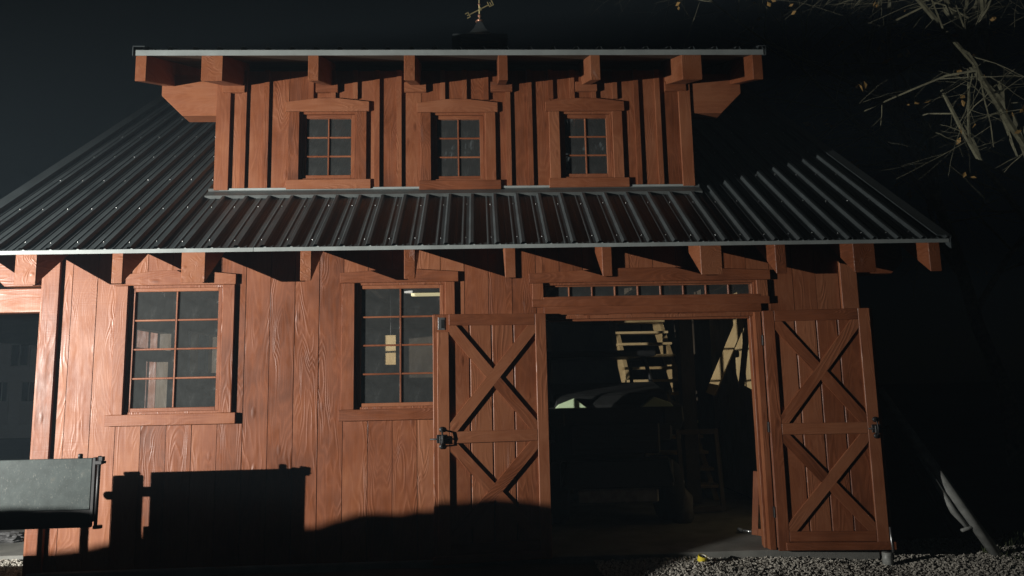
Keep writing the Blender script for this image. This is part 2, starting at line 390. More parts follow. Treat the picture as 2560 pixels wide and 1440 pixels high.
# pale boards lining the right end wall inside
lin = empty('wall_lining', (XR-.155, 2.5, 1.5), barn)
for i in range(17):
    y0 = .3+i*.22
    box('plank', XR-.168, XR-.1405, y0, y0+.213, .14, 2.92, 'pine_z', lin, bevel=.004)
# loft floor over the front part and the back part
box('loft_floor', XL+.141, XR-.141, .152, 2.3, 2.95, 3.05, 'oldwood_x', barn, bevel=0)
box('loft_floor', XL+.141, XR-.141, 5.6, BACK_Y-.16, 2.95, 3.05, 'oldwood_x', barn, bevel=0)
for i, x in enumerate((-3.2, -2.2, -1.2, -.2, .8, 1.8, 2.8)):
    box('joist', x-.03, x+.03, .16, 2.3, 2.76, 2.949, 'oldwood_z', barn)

# ---- main roof
roof = prism('roof', [(EAVE_Y+.03, rz(EAVE_Y+.03)-.045), (EAVE_Y+.03, rz(EAVE_Y+.03)-.016), (RIDGE_Y, RIDGE_Z-.016), (BACK_Y+.55, EAVE_Z-.016), (BACK_Y+.55, EAVE_Z-.045), (RIDGE_Y, RIDGE_Z-.045)], 'x', RL+.04, RR-.04, 'oldwood_x', barn, bevel=0)
P9 = .2286
def rib_profile(width, n, phase=0.0):
    """cross section (u, h) of ribbed sheet: tall rib then two low ribs per 9 in pitch"""
    pts = []
    for i in range(n):
        u = i*P9
        pts += [(u-.030, 0), (u-.013, .025), (u+.013, .025), (u+.030, 0),
                (u+.068, 0), (u+.076, .0045), (u+.084, .0045), (u+.092, 0),
                (u+.136, 0), (u+.144, .0045), (u+.152, .0045), (u+.160, 0)]
    pts.append((n*P9-.030, 0))
    return pts
def roof_panel(x0, n, ya, za, yb, zb, parent, xmin, xmax, lift=0.0):
    dd_ = Vector((0, yb-ya, zb-za)).normalized()*.028; ya -= dd_.y; za -= dd_.z
    d = Vector((0, yb-ya, zb-za)); nrm = Vector((0, -(zb-za), yb-ya)).normalized()
    bm = bmesh.new(); prev = None
    o = Vector((x0, ya, za))
    for u, h in rib_profile(n*P9, n):
        if x0+u < xmin: u = xmin-x0
        if x0+u > xmax: u = xmax-x0
        a = bm.verts.new(Vector((u, 0, 0)) + nrm*(h+lift+.002)); b = bm.verts.new(Vector((u, 0, 0)) + d + nrm*(h+lift))
        if prev: bm.faces.new((prev[0], a, b, prev[1]))
        prev = (a, b)
    bmesh.ops.remove_doubles(bm, verts=list(bm.verts), dist=1e-5)
    return link('roof_panel', mesh_from_bm('roof_panel', bm, 'roof_metal'), parent, o)
rib0 = -2.356
i0 = math.floor((RL-rib0)/P9)
panel_x = []
i = i0
while rib0+i*P9 < RR:
    x = rib0+i*P9
    roof_panel(x, 4, EAVE_Y, EAVE_Z, RIDGE_Y, RIDGE_Z, roof, RL, RR, lift=.0006*(len(panel_x) % 2))
    panel_x.append(x); i += 4
bmb = bmesh.new()
q = [bmb.verts.new(c) for c in ((RL, RIDGE_Y, RIDGE_Z), (RR, RIDGE_Y, RIDGE_Z), (RR, BACK_Y+.58, EAVE_Z), (RL, BACK_Y+.58, EAVE_Z))]; bmb.faces.new(q)
link('roof_panel', mesh_from_bm('roof_panel', bmb, 'roof_metal'), roof, (0, 0, 0))
box('ridge_cap', RL, RR, RIDGE_Y-.12, RIDGE_Y+.12, RIDGE_Z-.03, RIDGE_Z+.035, 'roof_metal', roof, bevel=.02)
# screws beside the tall ribs, in rows up the slope
def screws(name, xs_, rows, zf, sl, parent, xm, xM):
    bm = bmesh.new(); nv = Vector((0, -sl, 1)).normalized()
    for yy in rows:
        for x in xs_:
            if not (xm < x < xM): continue
            p = Vector((x + random.uniform(-.004, .004), yy + random.uniform(-.012, .012), 0)); p.z = zf(p.y)
            r = bmesh.ops.create_icosphere(bm, subdivisions=1, radius=.0075)
            bmesh.ops.translate(bm, verts=r['verts'], vec=p+nv*.004)
    o = link(name, mesh_from_bm(name, bm, 'steel', True), parent, (0, 0, 0)); o['kind'] = 'stuff'
allx = [rib0+i*P9-.052 for i in range(-12, 32)]
screws('roof_screws', allx, (-.45, .17, .79, 1.41, 2.03, 2.65, 3.27), rz, SL, roof, RL+.1, RR-.1)
# eave trim and rake trim
box('eave_trim', RL+.01, -1.99, EAVE_Y-.006, EAVE_Y-.001, EAVE_Z-.046, EAVE_Z-.004, 'trim_metal', roof, bevel=0)
box('eave_trim', -1.985, RR-.01, EAVE_Y-.008, EAVE_Y-.001, EAVE_Z-.046, EAVE_Z-.004, 'trim_metal', roof, bevel=0)
def rake_trim(x0, x1, xs, ya, za, yb, zb, parent, hgt=.10, mat='roof_metal'):
    prism('rake_trim', [(ya, za+.021), (yb, zb+.021), (yb, zb+.030), (ya, za+.030)], 'x', x0, x1, mat, parent, bevel=0)
    prism('rake_trim', [(ya, za-hgt), (yb, zb-hgt), (yb, zb+.0205), (ya, za+.0205)], 'x', xs-.004, xs+.004, mat, parent, bevel=0)
rake_trim(RL-.008, RL+.12, RL-.004, EAVE_Y-.012, EAVE_Z-.005, RIDGE_Y, RIDGE_Z, roof)
rake_trim(RR-.12, RR+.008, RR+.004, EAVE_Y-.012, EAVE_Z-.005, RIDGE_Y, RIDGE_Z, roof)
# ---- rafter tails
def rafter(x0, x1, yf, ztop, zbot, sl, yb):
    pts = [(yf, ztop), (yb, ztop+(yb-yf)*sl), (yb, zbot+(yb-yf)*sl), (yf, zbot)]
    return prism('rafter', pts, 'x', x0, x1, 'red_y', barn, bevel=.005)
rows = [(-4.035, -3.85), (-3.212, -3.117), (-2.617, -2.411), (-1.587, -1.49), (-.676, -.578), (.22, .317), (1.095, 1.185), (1.991, 2.189), (2.68, 2.78), (3.406, 3.61), (4.115, 4.224), (-4.70, -4.60)]
for a, b in rows:
    top = rz(-.52)-.047
    far = .14 if XL < a < XR else 3.9
    rafter(a, b, -.52, top, 2.628, SL, far)
# plate beam with cut ends, under the rafters at wall top
def plate(x0, x1, y0, y1, z0, z1, chamfer, mat='red_x'):
    left = x0 < 0
    return prism('plate_beam', [(x0, z1), (x0, z0+chamfer), (x0+chamfer, z0), (x1, z0), (x1, z1)] if left else [(x0, z1), (x0, z0), (x1-chamfer, z0), (x1, z0+chamfer), (x1, z1)], 'y', y0, y1, mat, barn, bevel=.004)
plate(RL+.16, XL+.02, .03, .20, 2.70, 3.0, .12)
plate(XR-.02, RR-.1, .03, .20, 2.70, 3.0, .12)
# ---- dormer
WD = (DXL, DXR)
dtop = dz(DY)-.14
DW = []
for (xl, xr_, zt, zb, cx) in ((749, 891, 281, 450, 820), (1078, 1214, 283, 452, 1150), (1400, 1532, 280, 446, 1465)):
    DW.append((ax(xl, 370, DY), ax(xr_, 370, DY), az(cx, zb, DY), az(cx, zt, DY)))
droof_base = rz(DY)+.058
dw = boxes('dormer_wall', [(a, b, DY+.022, DY+.14, c, d) for a, b, c, d in cut_rects(DXL, DXR, rz(DY)-.3, dtop, DW)], 'oldwood_z', barn)
bat0 = -2.409
j = -1
edges = [DXL+.005] + [bat0 + i*pitch - .025 for i in range(0, 20) if bat0 + i*pitch < DXR-.09] + [DXR-.005]
for a, b in zip(edges[:-1], edges[1:]):
    g = .003
    off = random.uniform(0, .002)
    rects = [r for r in cut_rects(a+g, b-g, droof_base, dtop-.005, DW) if r[1]-r[0] > .006 and r[3]-r[2] > .02]
    for grp in join_rects(rects): boxes('plank', [(p, q_, DY+off, DY+.0215, r, s) for p, q_, r, s in grp], 'red_z', dw)
for i in range(0, 20):
    xr_ = bat0 + i*pitch
    if xr_ > DXR-.12: break
    rects = cut_rects(xr_-.052, xr_, droof_base, dtop-.006, [(o[0]-.115, o[1]+.115, o[2]-.115, o[3]+.14) for o in DW])
    rects = [r for r in rects if r[1]-r[0] > .045 and r[3]-r[2] > .02]
    for r in rects: boxes('batten', [(r[0], r[1], DY-.027, DY-.0005, r[2], r[3])], 'red_z', dw)
box('corner_board', DXL-.003, DXL+.142, DY-.030, DY-.001, droof_base-.02, dtop-.01, 'red_z', barn)
box('corner_board', DXR-.125, DXR+.003, DY-.030, DY-.001, droof_base-.02, dtop-.01, 'red_z', barn)
for x0, x1 in ((DXL, DXL+.12), (DXR-.12, DXR)):     # cheeks
    ye = RIDGE_Y-.1
    prism('dormer_cheek', [(DY+.141, rz(DY+.141)-.1), (ye, rz(ye)-.2), (ye, dz(ye)-.1), (DY+.141, dz(DY+.141)-.1)], 'x', x0, x1, 'red_z', barn, bevel=0)
plate(-3.29, DXL-.001, DY-.01, DY+.18, az(465, 290, DY), dz(DY)-.19, .22).name = 'plate_beam'
plate(DXR+.001, 2.84, DY-.01, DY+.18, az(1808, 283, DY), dz(DY)-.19, .22)
# flashing apron at the dormer foot
fl = prism('flashing', [(DY-.105, rz(DY-.105)+.038), (DY-.012, rz(DY-.012)+.038), (DY-.012, droof_base+.0), (DY-.006, droof_base+.0), (DY-.006, rz(DY-.006)+.016), (DY-.105, rz(DY-.105)+.004)], 'x', DXL-.06, DXR+.05, 'flashing_metal', barn, bevel=0)
box('flashing_upstand', DXL+.05, DXR-.01, DY-.019, DY-.0125, droof_base-.022, droof_base-.001, 'trim_metal', barn, bevel=0)
drf = prism('dormer_roof', [(DEY+.03, dz(DEY+.03)-.045), (DEY+.03, dz(DEY+.03)-.016), (RIDGE_Y, dz(RIDGE_Y)-.016), (RIDGE_Y, dz(RIDGE_Y)-.045)], 'x', DRL+.03, DRR-.03, 'oldwood_x', barn, bevel=0)
drib = -1.544
i = math.floor((DRL-drib)/P9); c_ = 0
while drib+i*P9 < DRR:
    roof_panel(drib+i*P9, 4, DEY, DEZ, RIDGE_Y, dz(RIDGE_Y), drf, DRL, DRR, lift=.0006*(c_ % 2)); i += 4; c_ += 1
box('eave_trim', DRL+.012, DRR-.012, DEY-.008, DEY-.001, DEZ-.057, DEZ-.004, 'trim_metal', drf, bevel=0)
rake_trim(DRL-.012, DRL+.10, DRL-.010, DEY-.02, DEZ+.004, RIDGE_Y, dz(RIDGE_Y)+.004, drf, .07)
rake_trim(DRR-.06, DRR+.012, DRR+.008, DEY-.02, DEZ+.004, RIDGE_Y, dz(RIDGE_Y)+.004, drf, .07)
drows = [(-3.263, -3.158), (-2.644, -2.44), (-1.631, -1.528), (-.71, -.601), (.207, .301), (1.111, 1.209), (2.021, 2.221), (2.731, 2.832)]
for a, b in drows:
    inside = DXL-.05 < a and b < DXR+.05
    rafter(a, b, -.19, dz(-.19)-.047, 4.628, DSL, DY+.13 if inside else 3.4)
    if inside:
        m = (a+b)/2; w_ = .115
        box('bearing_block', m-w_, m+w_, DY-.046, DY-.002, 4.628+(DY+.19)*DSL-.085, 4.628+(DY+.19)*DSL+.02, 'red_x', barn)

# ---- windows
def header_pts(x0, x1, z0, z1, rise): 
    m = (x0+x1)/2
    return [(x0, z0), (x1, z0), (x1, z1), (m+(x1-m)*.25, z1+rise), (m-(m-x0)*.25, z1+rise), (x0, z1)]
def window(name, op, yw, nx, nz, head, sill, casw, t=.034, sash_w=.045, depth=.035, label=None, casing_top=None):
    x0, x1, z0, z1 = op
    w = boxes(name, [(x0, x0+.018, yw+.001, yw+.135, z0, z1), (x1-.018, x1, yw+.001, yw+.135, z0, z1), (x0, x1, yw+.0015, yw+.134, z1-.018, z1), (x0, x1, yw+.0015, yw+.134, z0, z0+.018)], 'red_z', barn)
    if label: w['label'] = label
    box('casing', x0-casw[0], x0-.0005, yw-t, yw-.0025, z0-.002, casing_top or z1, 'red_z', w)
    box('casing', x1+.0005, x1+casw[1], yw-t, yw-.0025, z0-.002, casing_top or z1, 'red_z', w)
    prism('head_board', header_pts(*head), 'y', yw-t-.003, yw-.003, 'red_x', w)
    box('sill', sill[0], sill[1], yw-t-.008, yw-.003, sill[2], sill[3], 'red_x', w)
    # sash
    a0, a1, b0, b1 = x0+.019, x1-.019, z0+.019, z1-.019
    ys, ye = yw+depth, yw+depth+.035
    box('sash_stile', a0, a0+sash_w, ys, ye, b0, b1, 'red_z', w); box('sash_stile', a1-sash_w, a1, ys, ye, b0, b1, 'red_z', w)
    box('sash_rail', a0+sash_w, a1-sash_w, ys, ye, b1-sash_w, b1, 'red_x', w); box('sash_rail', a0+sash_w, a1-sash_w, ys, ye, b0, b0+sash_w, 'red_x', w)
    gx0, gx1, gz0, gz1 = a0+sash_w, a1-sash_w, b0+sash_w, b1-sash_w
    mw = .0085
    for i in range(1, nx):
        xx = gx0+(gx1-gx0)*i/nx; box('muntin', xx-mw, xx+mw, ys+.004, ye-.004, gz0, gz1, 'red_z', w, bevel=.004)
    for jn in range(1, nz):
        zz = gz0+(gz1-gz0)*jn/nz
        for i in range(nx):
            pa = gx0+(gx1-gx0)*i/nx + (mw if i else 0); pb = gx0+(gx1-gx0)*(i+1)/nx - (mw if i < nx-1 else 0)
            box('muntin', pa, pb, ys+.006, ye-.006, zz-mw, zz+mw, 'red_x', w, bevel=.004)
    for i in range(nx):
        for jn in range(nz):
            pa = gx0+(gx1-gx0)*i/nx; pb = gx0+(gx1-gx0)*(i+1)/nx; za = gz0+(gz1-gz0)*jn/nz; zb = gz0+(gz1-gz0)*(jn+1)/nz
            box('pane', pa, pb, ys+.0165+random.uniform(0, .001), ys+.0195+random.uniform(0, .001), za, zb, 'glass', w, bevel=0)
    return w
wx0, wx1, wz0, wz1 = W1
window('window', W1, 0, 2, 4, (wx0-.128, ax(593, 700), wz1+.003, wz1+.098, .045), (ax(266, 1050), ax(591, 1050), az(430, 1062), wz0-.003), (.112, .108), sash_w=.034, depth=.006, label='eight-pane window nearest the left corner of the barn')
wx0, wx1, wz0, wz1 = W2
window('window', W2, 0, 2, 4, (ax(852, 690), ax(1146, 690), wz1+.003, wz1+.098, .03), (ax(848, 1035), wx1+.12, wz0-.105, wz0-.003), (.12, .092), sash_w=.034, depth=.010, label='eight-pane window partly hidden behind the open left door')
tx0, tx1, tz0, tz1 = TR
window('transom_window', TR, 0, 9, 1, (ax(1322, 700), ax(1922, 690), tz1+.003, tz1+.097, .04), (ax(1330, 760), ax(1920, 750), tz0-.075, tz0-.003), (.108, .108), sash_w=.012, depth=.03, label='long transom of nine small panes over the doorway')
box('lintel', tx0-.002, tx1+.03, -.036, -.0305, tz0-.145, tz0+.02, 'red_x', barn)
box('lintel', tx0, tx1+.03, -.030, -.003, tz0-.150, tz0-.078, 'red_x', barn)
for kx, o in enumerate(DW):
    x0, x1, z0, z1 = o
    window('dormer_window', o, DY, 2, 3, (x0-.145, x1+.135, z1+.003, z1+.105, .04), (x0-.125, x1+.155, z0-.102, z0-.003), (.112, .108), t=.030, sash_w=.040, depth=.022, label=('left dormer window with six dark panes', 'middle dormer window with six dark panes', 'right dormer window with six dark panes')[kx])

# ---- door frame and the two open leaves
dx0, dx1, _, dz1 = DO
jm = boxes('door_frame', [(dx1-.002, dx1+.050, -.050, .16, .121, dz1), (dx0-.045, dx0+.002, -.004, .16, .121, dz1), (dx0, dx1, -.004, .16, dz1-.03, dz1)], 'red_z', barn)
box('stop', dx1-.026, dx1-.003, .03, .07, .122, dz1-.031, 'red_z', jm)
box('stop', dx0+.05, dx1-.03, .03, .07, dz1-.052, dz1-.031, 'red_x', jm)
def leaf(hinge, end, zb, zt, sgn, label, notch):
    """door leaf in its own frame: x from hinge to free edge, z up; out = side facing the yard"""
    hv, ev = Vector(hinge), Vector(end); d = ev-hv; wdt = d.length; ang = math.atan2(d.y, d.x); s = sgn
    h = zt-zb
    def yy(a, b): return (min(s*a, s*b), max(s*a, s*b))
    def bx(name, x0, x1, d0, d1, z0, z1, mat, parent, bevel=.004):
        y0, y1 = yy(d0, d1); return box(name, x0, x1, y0, y1, z0, z1, mat, parent, bevel, local=True)
    bm = bmesh.new(); y0, y1 = yy(-.012, -.001)
    bm_box(bm, .02, wdt-.06, y0, y1, .06, h-.06)
    dobj = link('barn_door', mesh_from_bm('barn_door', bm, 'oldwood_z'), barn, (hv.x, hv.y, zb), (0, 0, ang)); dobj['label'] = label
    sw, tr = .108, .105
    lo, hi = sw+.012, wdt-sw-.03
    n = 4; e = [.004 + (wdt-.008)*i/n for i in range(n+1)]
    e = [.0, sw+(wdt-2*sw-.03)*.25, sw+(wdt-2*sw-.03)*.5, sw+(wdt-2*sw-.03)*.75, wdt]
    for i in range(4):
        bx('plank', e[i]+.004, e[i+1]-.004, 0, .020, 0, h, 'red_z', dobj, .006)
    a, b = .021, .046
    fs = wdt-.042    # outer edge of the free stile (backing boards stand past it)
    bx('stile', .004, sw, a, b, -.02, h, 'red_z', dobj)
    bx('stile', fs-sw, fs, a, b, 0, h-(.165 if notch else 0), 'red_z', dobj)
    xr = fs if not notch else fs-sw-.002
    bx('rail', sw+.001, xr-(0 if notch else sw+.001), a, b-.001, h-tr, h, 'red_x', dobj)
    zm = h*.5-.02
    mid = (zm-.052, zm+.052)
    bx('rail', sw+.001, fs-sw-.001, a, b-.001, *mid, 'red_x', dobj)
    bx('rail', sw+.001, fs-sw-.001, a, b-.001, .06, .06+.09, 'red_x', dobj)
    bx('bottom_board', .07, wdt+.005, b+.001, b+.02, -.012, .058, 'red_x', dobj)
    def clip(poly, a, b, c):      # keep a*x+b*z<=c
        out = []
        for i in range(len(poly)):
            p, q = poly[i], poly[(i+1) % len(poly)]
            dp, dq = a*p[0]+b*p[1]-c, a*q[0]+b*q[1]-c
            if dp <= 0: out.append(p)
            if dp*dq < 0:
                t = dp/(dp-dq); out.append((p[0]+(q[0]-p[0])*t, p[1]+(q[1]-p[1])*t))
        return out
    def brace(x0, z0, x1, z1, d0, d1, rect, wd=.098, split=False):
        an = math.atan2(z1-z0, x1-x0); ca, sa = math.cos(an), math.sin(an); L_ = math.hypot(x1-x0, z1-z0)
        cx, cz = (x0+x1)/2, (z0+z1)/2
        def P(u, v): return (cx+u*ca-v*sa, cz+u*sa+v*ca)
        full = [P(-L_, -wd/2), P(L_, -wd/2), P(L_, wd/2), P(-L_, wd/2)]
        full = clip(clip(clip(clip(full, 1, 0, rect[1]), -1, 0, -rect[0]), 0, 1, rect[3]), 0, -1, -rect[2])
        polys = [full]
        if split:      # the second diagonal is cut off against the first, which mirrors it
            na, nb = sa, ca                 # normal of the mirrored board
            c0 = na*cx+nb*cz
            polys = [clip(full, na, nb, c0-wd/2-.001), clip(full, -na, -nb, -(c0+wd/2+.001))]
        for pl in polys:
            if len(pl) < 3: continue
            mx_ = sum(p[0] for p in pl)/len(pl); mz_ = sum(p[1] for p in pl)/len(pl)
            loc = [((p[0]-mx_)*ca+(p[1]-mz_)*sa, -(p[0]-mx_)*sa+(p[1]-mz_)*ca) for p in pl]
            bmx = bmesh.new(); y0, y1 = yy(d0, d1); n_ = len(loc)
            A = [bmx.verts.new((p[0], y0, p[1])) for p in loc]; B = [bmx.verts.new((p[0], y1, p[1])) for p in loc]
            bmx.faces.new(A); bmx.faces.new(B[::-1])
            for i in range(n_): bmx.faces.new((A[i], B[i], B[(i+1) % n_], A[(i+1) % n_]))
            bmesh.ops.remove_doubles(bmx, verts=list(bmx.verts), dist=1e-4)
            bmesh.ops.recalc_face_normals(bmx, faces=list(bmx.faces))
            link('brace', mesh_from_bm('brace', bmx, 'red_x'), dobj, (mx_, 0, mz_), (0, -an, 0), True)
    X0, X1 = sw+.001, fs-sw-.001
    for z0, z1 in ((.151, mid[0]-.001), (mid[1]+.001, h-tr-.001)):
        rc = (X0, X1, z0, z1)
        if s < 0: brace(X0+.02, z0+.02, X1-.02, z1-.02, a, b-.003, rc); brace(X0+.02, z1-.02, X1-.02, z0+.02, a, b-.0035, rc, split=True)
        else: brace(X0+.02, z1-.02, X1-.02, z0+.02, a, b-.003, rc); brace(X0+.02, z0+.02, X1-.02, z1-.02, a, b-.0035, rc, split=True)
    # handle: bent bar pull with two rosettes
    hx = fs-sw*.35
    for zz in (zm-.075, zm+.075):
        r = lathe('handle_rose', [(.026, 0), (.024, .008), (.008, .012)], 'iron', dobj, (hx, s*(b), zz), 14, rot=(math.pi/2*(1 if s < 0 else -1), 0, 0), local=True)
    tube('handle', [(hx, s*b, zm-.075), (hx, s*(b+.045), zm-.055), (hx, s*(b+.05), zm), (hx, s*(b+.045), zm+.055), (hx, s*b, zm+.075)], .008, 'iron', dobj, 8, True)
    # slide bolt
    bx('bolt_plate', fs-.075, fs+.01, b, b+.006, zm-.045, zm+.03, 'iron', dobj, .002)
    tube('bolt', [(fs-.11, s*(b+.016), zm-.008), (wdt+.03, s*(b+.016), zm-.008)], .008, 'iron', dobj, 8, True)
    bx('bolt_knob', fs-.055, fs-.015, b+.006, b+.032, zm-.05, zm+.022, 'iron', dobj, .004)
    if notch:
        bx('strike_plate', fs-.075, fs-.012, .021, .025, h-.145, h-.03, 'steel', dobj, .001)
        bx('bolt_hole', fs-.066, fs-.04, .0255, .028, h-.13, h-.05, 'iron', dobj, 0)
    for zz in (.32, h*.5, h-.28):
        y0, y1 = yy(-.02, .03)
        box('hinge', -.012, .003, y0, y1, zz-.05, zz+.05, 'iron', dobj, .003, local=True)
    return dobj
leaf((dx0+.01, -.062), (ax(1081, 900, -.18), -.185), .14, 2.345, +1, 'left barn door swung open against the wall beside the window', True)
rd = leaf((dx1+.052, -.062), (ax(2180, 800, -.17)+.005, -.175), .142, 2.335, -1, 'right barn door swung open past the barn corner', False)
# drop bolt at the free corner of the right door
tube('drop_bolt', [(ax(2222, 1330, -.21), -.236, .33), (ax(2222, 1330, -.21)+.01, -.236, .05)], .009, 'steel', barn, 8)
slv = lathe('bolt_sleeve', [(.044, 0), (.044, .115), (.038, .118)], 'galvanised', None, (ax(2218, 1385, -.236), -.236, -.005), 16)
tag(slv, 'short grey pipe in the gravel under the right door corner', 'pipe')

# ---- cupola and weathervane on the ridge
CX = .05
cp = boxes('cupola', [(CX-.33, CX+.33, RIDGE_Y-.33, RIDGE_Y+.33, RIDGE_Z-.25, RIDGE_Z+.62)], 'oldwood_z', barn)
for sd in (-1, 1):
    for i in range(5):
        box('louvre', CX-.28, CX+.28, RIDGE_Y+sd*.34-.012, RIDGE_Y+sd*.34+.012, RIDGE_Z+.12+i*.09, RIDGE_Z+.18+i*.09, 'iron', cp, 0)
zc = RIDGE_Z+.62
lathe('cupola_roof', [(.62, zc-zc-.03), (.60, .04), (.40, .10), (.24, .19), (.13, .31), (.06, .44), (.03, .47)], 'roof_metal', cp, (CX, RIDGE_Y, zc), 4, math.pi/4, smooth=False)
vz = zc+.47
wv = lathe('weathervane', [(.012, 0), (.010, 1.4)], 'brass', barn, (CX, RIDGE_Y, vz-.02), 8)
lathe('ball', [(.004, -.035), (.022, -.026), (.034, 0), (.022, .026), (.004, .035)], 'copper', wv, (CX, RIDGE_Y, vz+.10), 14)
lathe('foot', [(.07, 0), (.05, .02), (.02, .05)], 'copper', wv, (CX, RIDGE_Y, vz), 12)
lathe('ball', [(.003, -.026), (.017, -.019), (.025, 0), (.017, .019), (.003, .026)], 'copper', wv, (CX, RIDGE_Y, vz+.30), 14)
an = math.radians(24)
def arm(name, du, w, zc_, th, thick):
    bm = bmesh.new(); bm_box(bm, du-w/2, du+w/2, -thick/2, thick/2, -th/2, th/2)
    return link(name, mesh_from_bm(name, bm, 'brass'), wv, (CX, RIDGE_Y-.005, zc_), (0, -an, math.radians(-10)))
arm('direction_arm', 0, .34, vz+.205, .016, .012)
arm('hub', .02, .035, vz+.205, .045, .03)
def letter(name, u, strokes):
    bm = bmesh.new()
    for (x0, z0, x1, z1) in strokes: bm_box(bm, u+min(x0, x1)-.007, u+max(x0, x1)+.007, -.005, .005, min(z0, z1)-.007, max(z0, z1)+.007)
    link(name, mesh_from_bm(name, bm, 'brass'), wv, (CX, RIDGE_Y-.012, vz+.205), (0, -an, math.radians(-10)))
letter('letter', -.205, [(-.03, .042, .02, .042), (-.03, -.042, .02, -.042), (-.01, 0, .02, 0), (.02, -.042, .02, .042)])
letter('letter', .205, [(-.035, -.03, -.035, .045), (.035, -.03, .035, .045), (0, -.035, 0, .02), (-.035, -.04, .035, -.04)])
# cockerel on the rod, only its feet and tail reach into the picture
prism('cockerel', [(CX-.16, vz+.60), (CX-.06, vz+.54), (CX+.04, vz+.53), (CX+.14, vz+.57), (CX+.24, vz+.50), (CX+.27, vz+.62), (CX+.17, vz+.78), (CX+.08, vz+.70), (CX-.04, vz+.72), (CX-.10, vz+.86), (CX-.19, vz+.84), (CX-.15, vz+.74)], 'y', RIDGE_Y-.006, RIDGE_Y+.006, 'brass', wv, 0)

# ---- side bay on the left: header, posts and low roof, open right through
bay = box('bay_header', -7.6, cbl0-.028, .02, .16, az(50, 781, .02), az(50, 722, .02), 'red_x', barn)
box('bay_post', -7.75, -7.55, .02, .2, 0, 2.69, 'red_z', barn)
prism('bay_roof', [(-7.9, 2.55), (-7.9, 2.62), (XL-.03, 3.35), (XL-.03, 3.28)], 'y', .17, 8.5, 'roof_metal', barn, 0)
for px_, yy_ in ((-6.15, 5.2), (-5.75, 5.2), (-5.35, 5.2), (-4.75, 5.2), (-4.45, 5.2), (-6.9, 5.2)):
    box('bay_stud', px_-.05, px_+.05, yy_, yy_+.09, .12, 2.75, 'pine_z', barn)
box('bay_girt', -7.2, -4.3, 5.1, 5.19, 2.72, 2.86, 'pine_x', barn)
box('bay_post', -5.15, -4.98, 4.1, 4.26, .10, 3.0, 'red_z', barn)
box('bay_post', -4.965, -4.86, 4.13, 4.26, .10, 3.0, 'red_z', barn)

# ---- inside: stair, brace, strip with added glow, bench
st = empty('staircase', (2.7, 4.0, .12), barn)
sx0, sx1 = 2.28, 3.06
ang_s = math.atan2(2.75, 2.75)
for xs_ in (sx0, sx1):
    prism('stringer', [(2.75, .122), (3.15, .122), (5.65, 2.62), (5.65, 2.98), (5.5, 2.98)], 'x', xs_-.035, xs_+.035, 'pine_y', st)
for i in range(13):
    z = .32+i*.2; y = 2.78+i*.2
    box('tread', sx0-.05, sx1+.05, y-.03, y+.24, z-.04, z, 'pine_x', st)
b0 = aty(1866, 770, 2.35); b1 = aty(1776, 985, 2.55)
def beam(name, p, q_, w, t, mat, parent):
    p, q_ = Vector(p), Vector(q_); d = q_-p; L_ = d.length
    bm = bmesh.new(); bm_box(bm, -w/2, w/2, -t/2, t/2, -L_/2, L_/2); bev(bm, .006)
    o = link(name, mesh_from_bm(name, bm, mat), parent, (p+q_)/2); o.rotation_mode = 'QUATERNION'; o.rotation_quaternion = d.to_track_quat('Z', 'Y'); return o
beam('knee_brace', b0, b1, .16, .12, 'pine_z', barn)
box('timber_post', 2.62, 2.80, 2.55, 2.73, .121, 2.94, 'oldwood_z', barn)
box('timber_post', 1.0, 1.16, 5.0, 5.16, .121, 3.4, 'oldwood_z', barn)
tube('hanging_rod', [(-1.05, 1.53, 2.0), (-1.05, 1.53, 2.76)], .008, 'iron', barn)
bd = box('board', -1.115, -.985, 1.485, 1.515, az(970, 912, 1.48), az(970, 838, 1.48), 'pine_z', barn)
tb = box('glow_strip', ax(1028, 738, 1.5), ax(1112, 736, 1.5), 1.48, 1.53, az(1070, 740, 1.5), az(1070, 732, 1.5), 'tube', None, .008)
tag(tb, 'pale strip under the joists seen through the right window, glow added in place of light on it', 'tube light')
box('strip_housing', tb.location.x-.27, tb.location.x+.27, 1.46, 1.55, tb.location.z+.02, tb.location.z+.07, 'white_card', tb, .004).location = Vector((0, 0, .04))
bench = empty('workbench', (-.7, 2.2, .12)); tag(bench, 'dark workbench inside behind the right window', 'workbench')
box('bench_top', -1.5, .2, 1.95, 2.5, 1.28, 1.34, 'oldwood_x', bench)
for x in (-1.45, .08):
    for y in (2.0, 2.4): box('leg', x, x+.08, y, y+.08, .121, 1.279, 'oldwood_z', bench)
pb = box('wooden_box', ax(1058, 990, 2.0), ax(1090, 990, 2.0), 2.0, 2.15, 1.341, 1.47, 'pine_x'); tag(pb, 'small pale wooden box on the dark workbench', 'box')
# red sash leaning inside the right jamb
ls = empty('old_window_sash', (2.52, .55, .12)); tag(ls, 'red wooden window sash leaning just inside the right door jamb', 'window sash')
for nm, a in (('stile', (2.56, 2.62, .50, .54, .125, 1.0)), ('stile', (2.40, 2.46, .50, .54, .125, 1.0)), ('rail', (2.461, 2.559, .50, .54, .125, .22)), ('rail', (2.461, 2.559, .50, .54, .93, 1.0)), ('rail', (2.461, 2.559, .50, .54, .54, .58))):
    box(nm, *a, 'red_z', ls)
ls.rotation_euler = (0, math.radians(5), math.radians(-25)); ls.location.x += .30; ls.scale = (1, 1, .72)
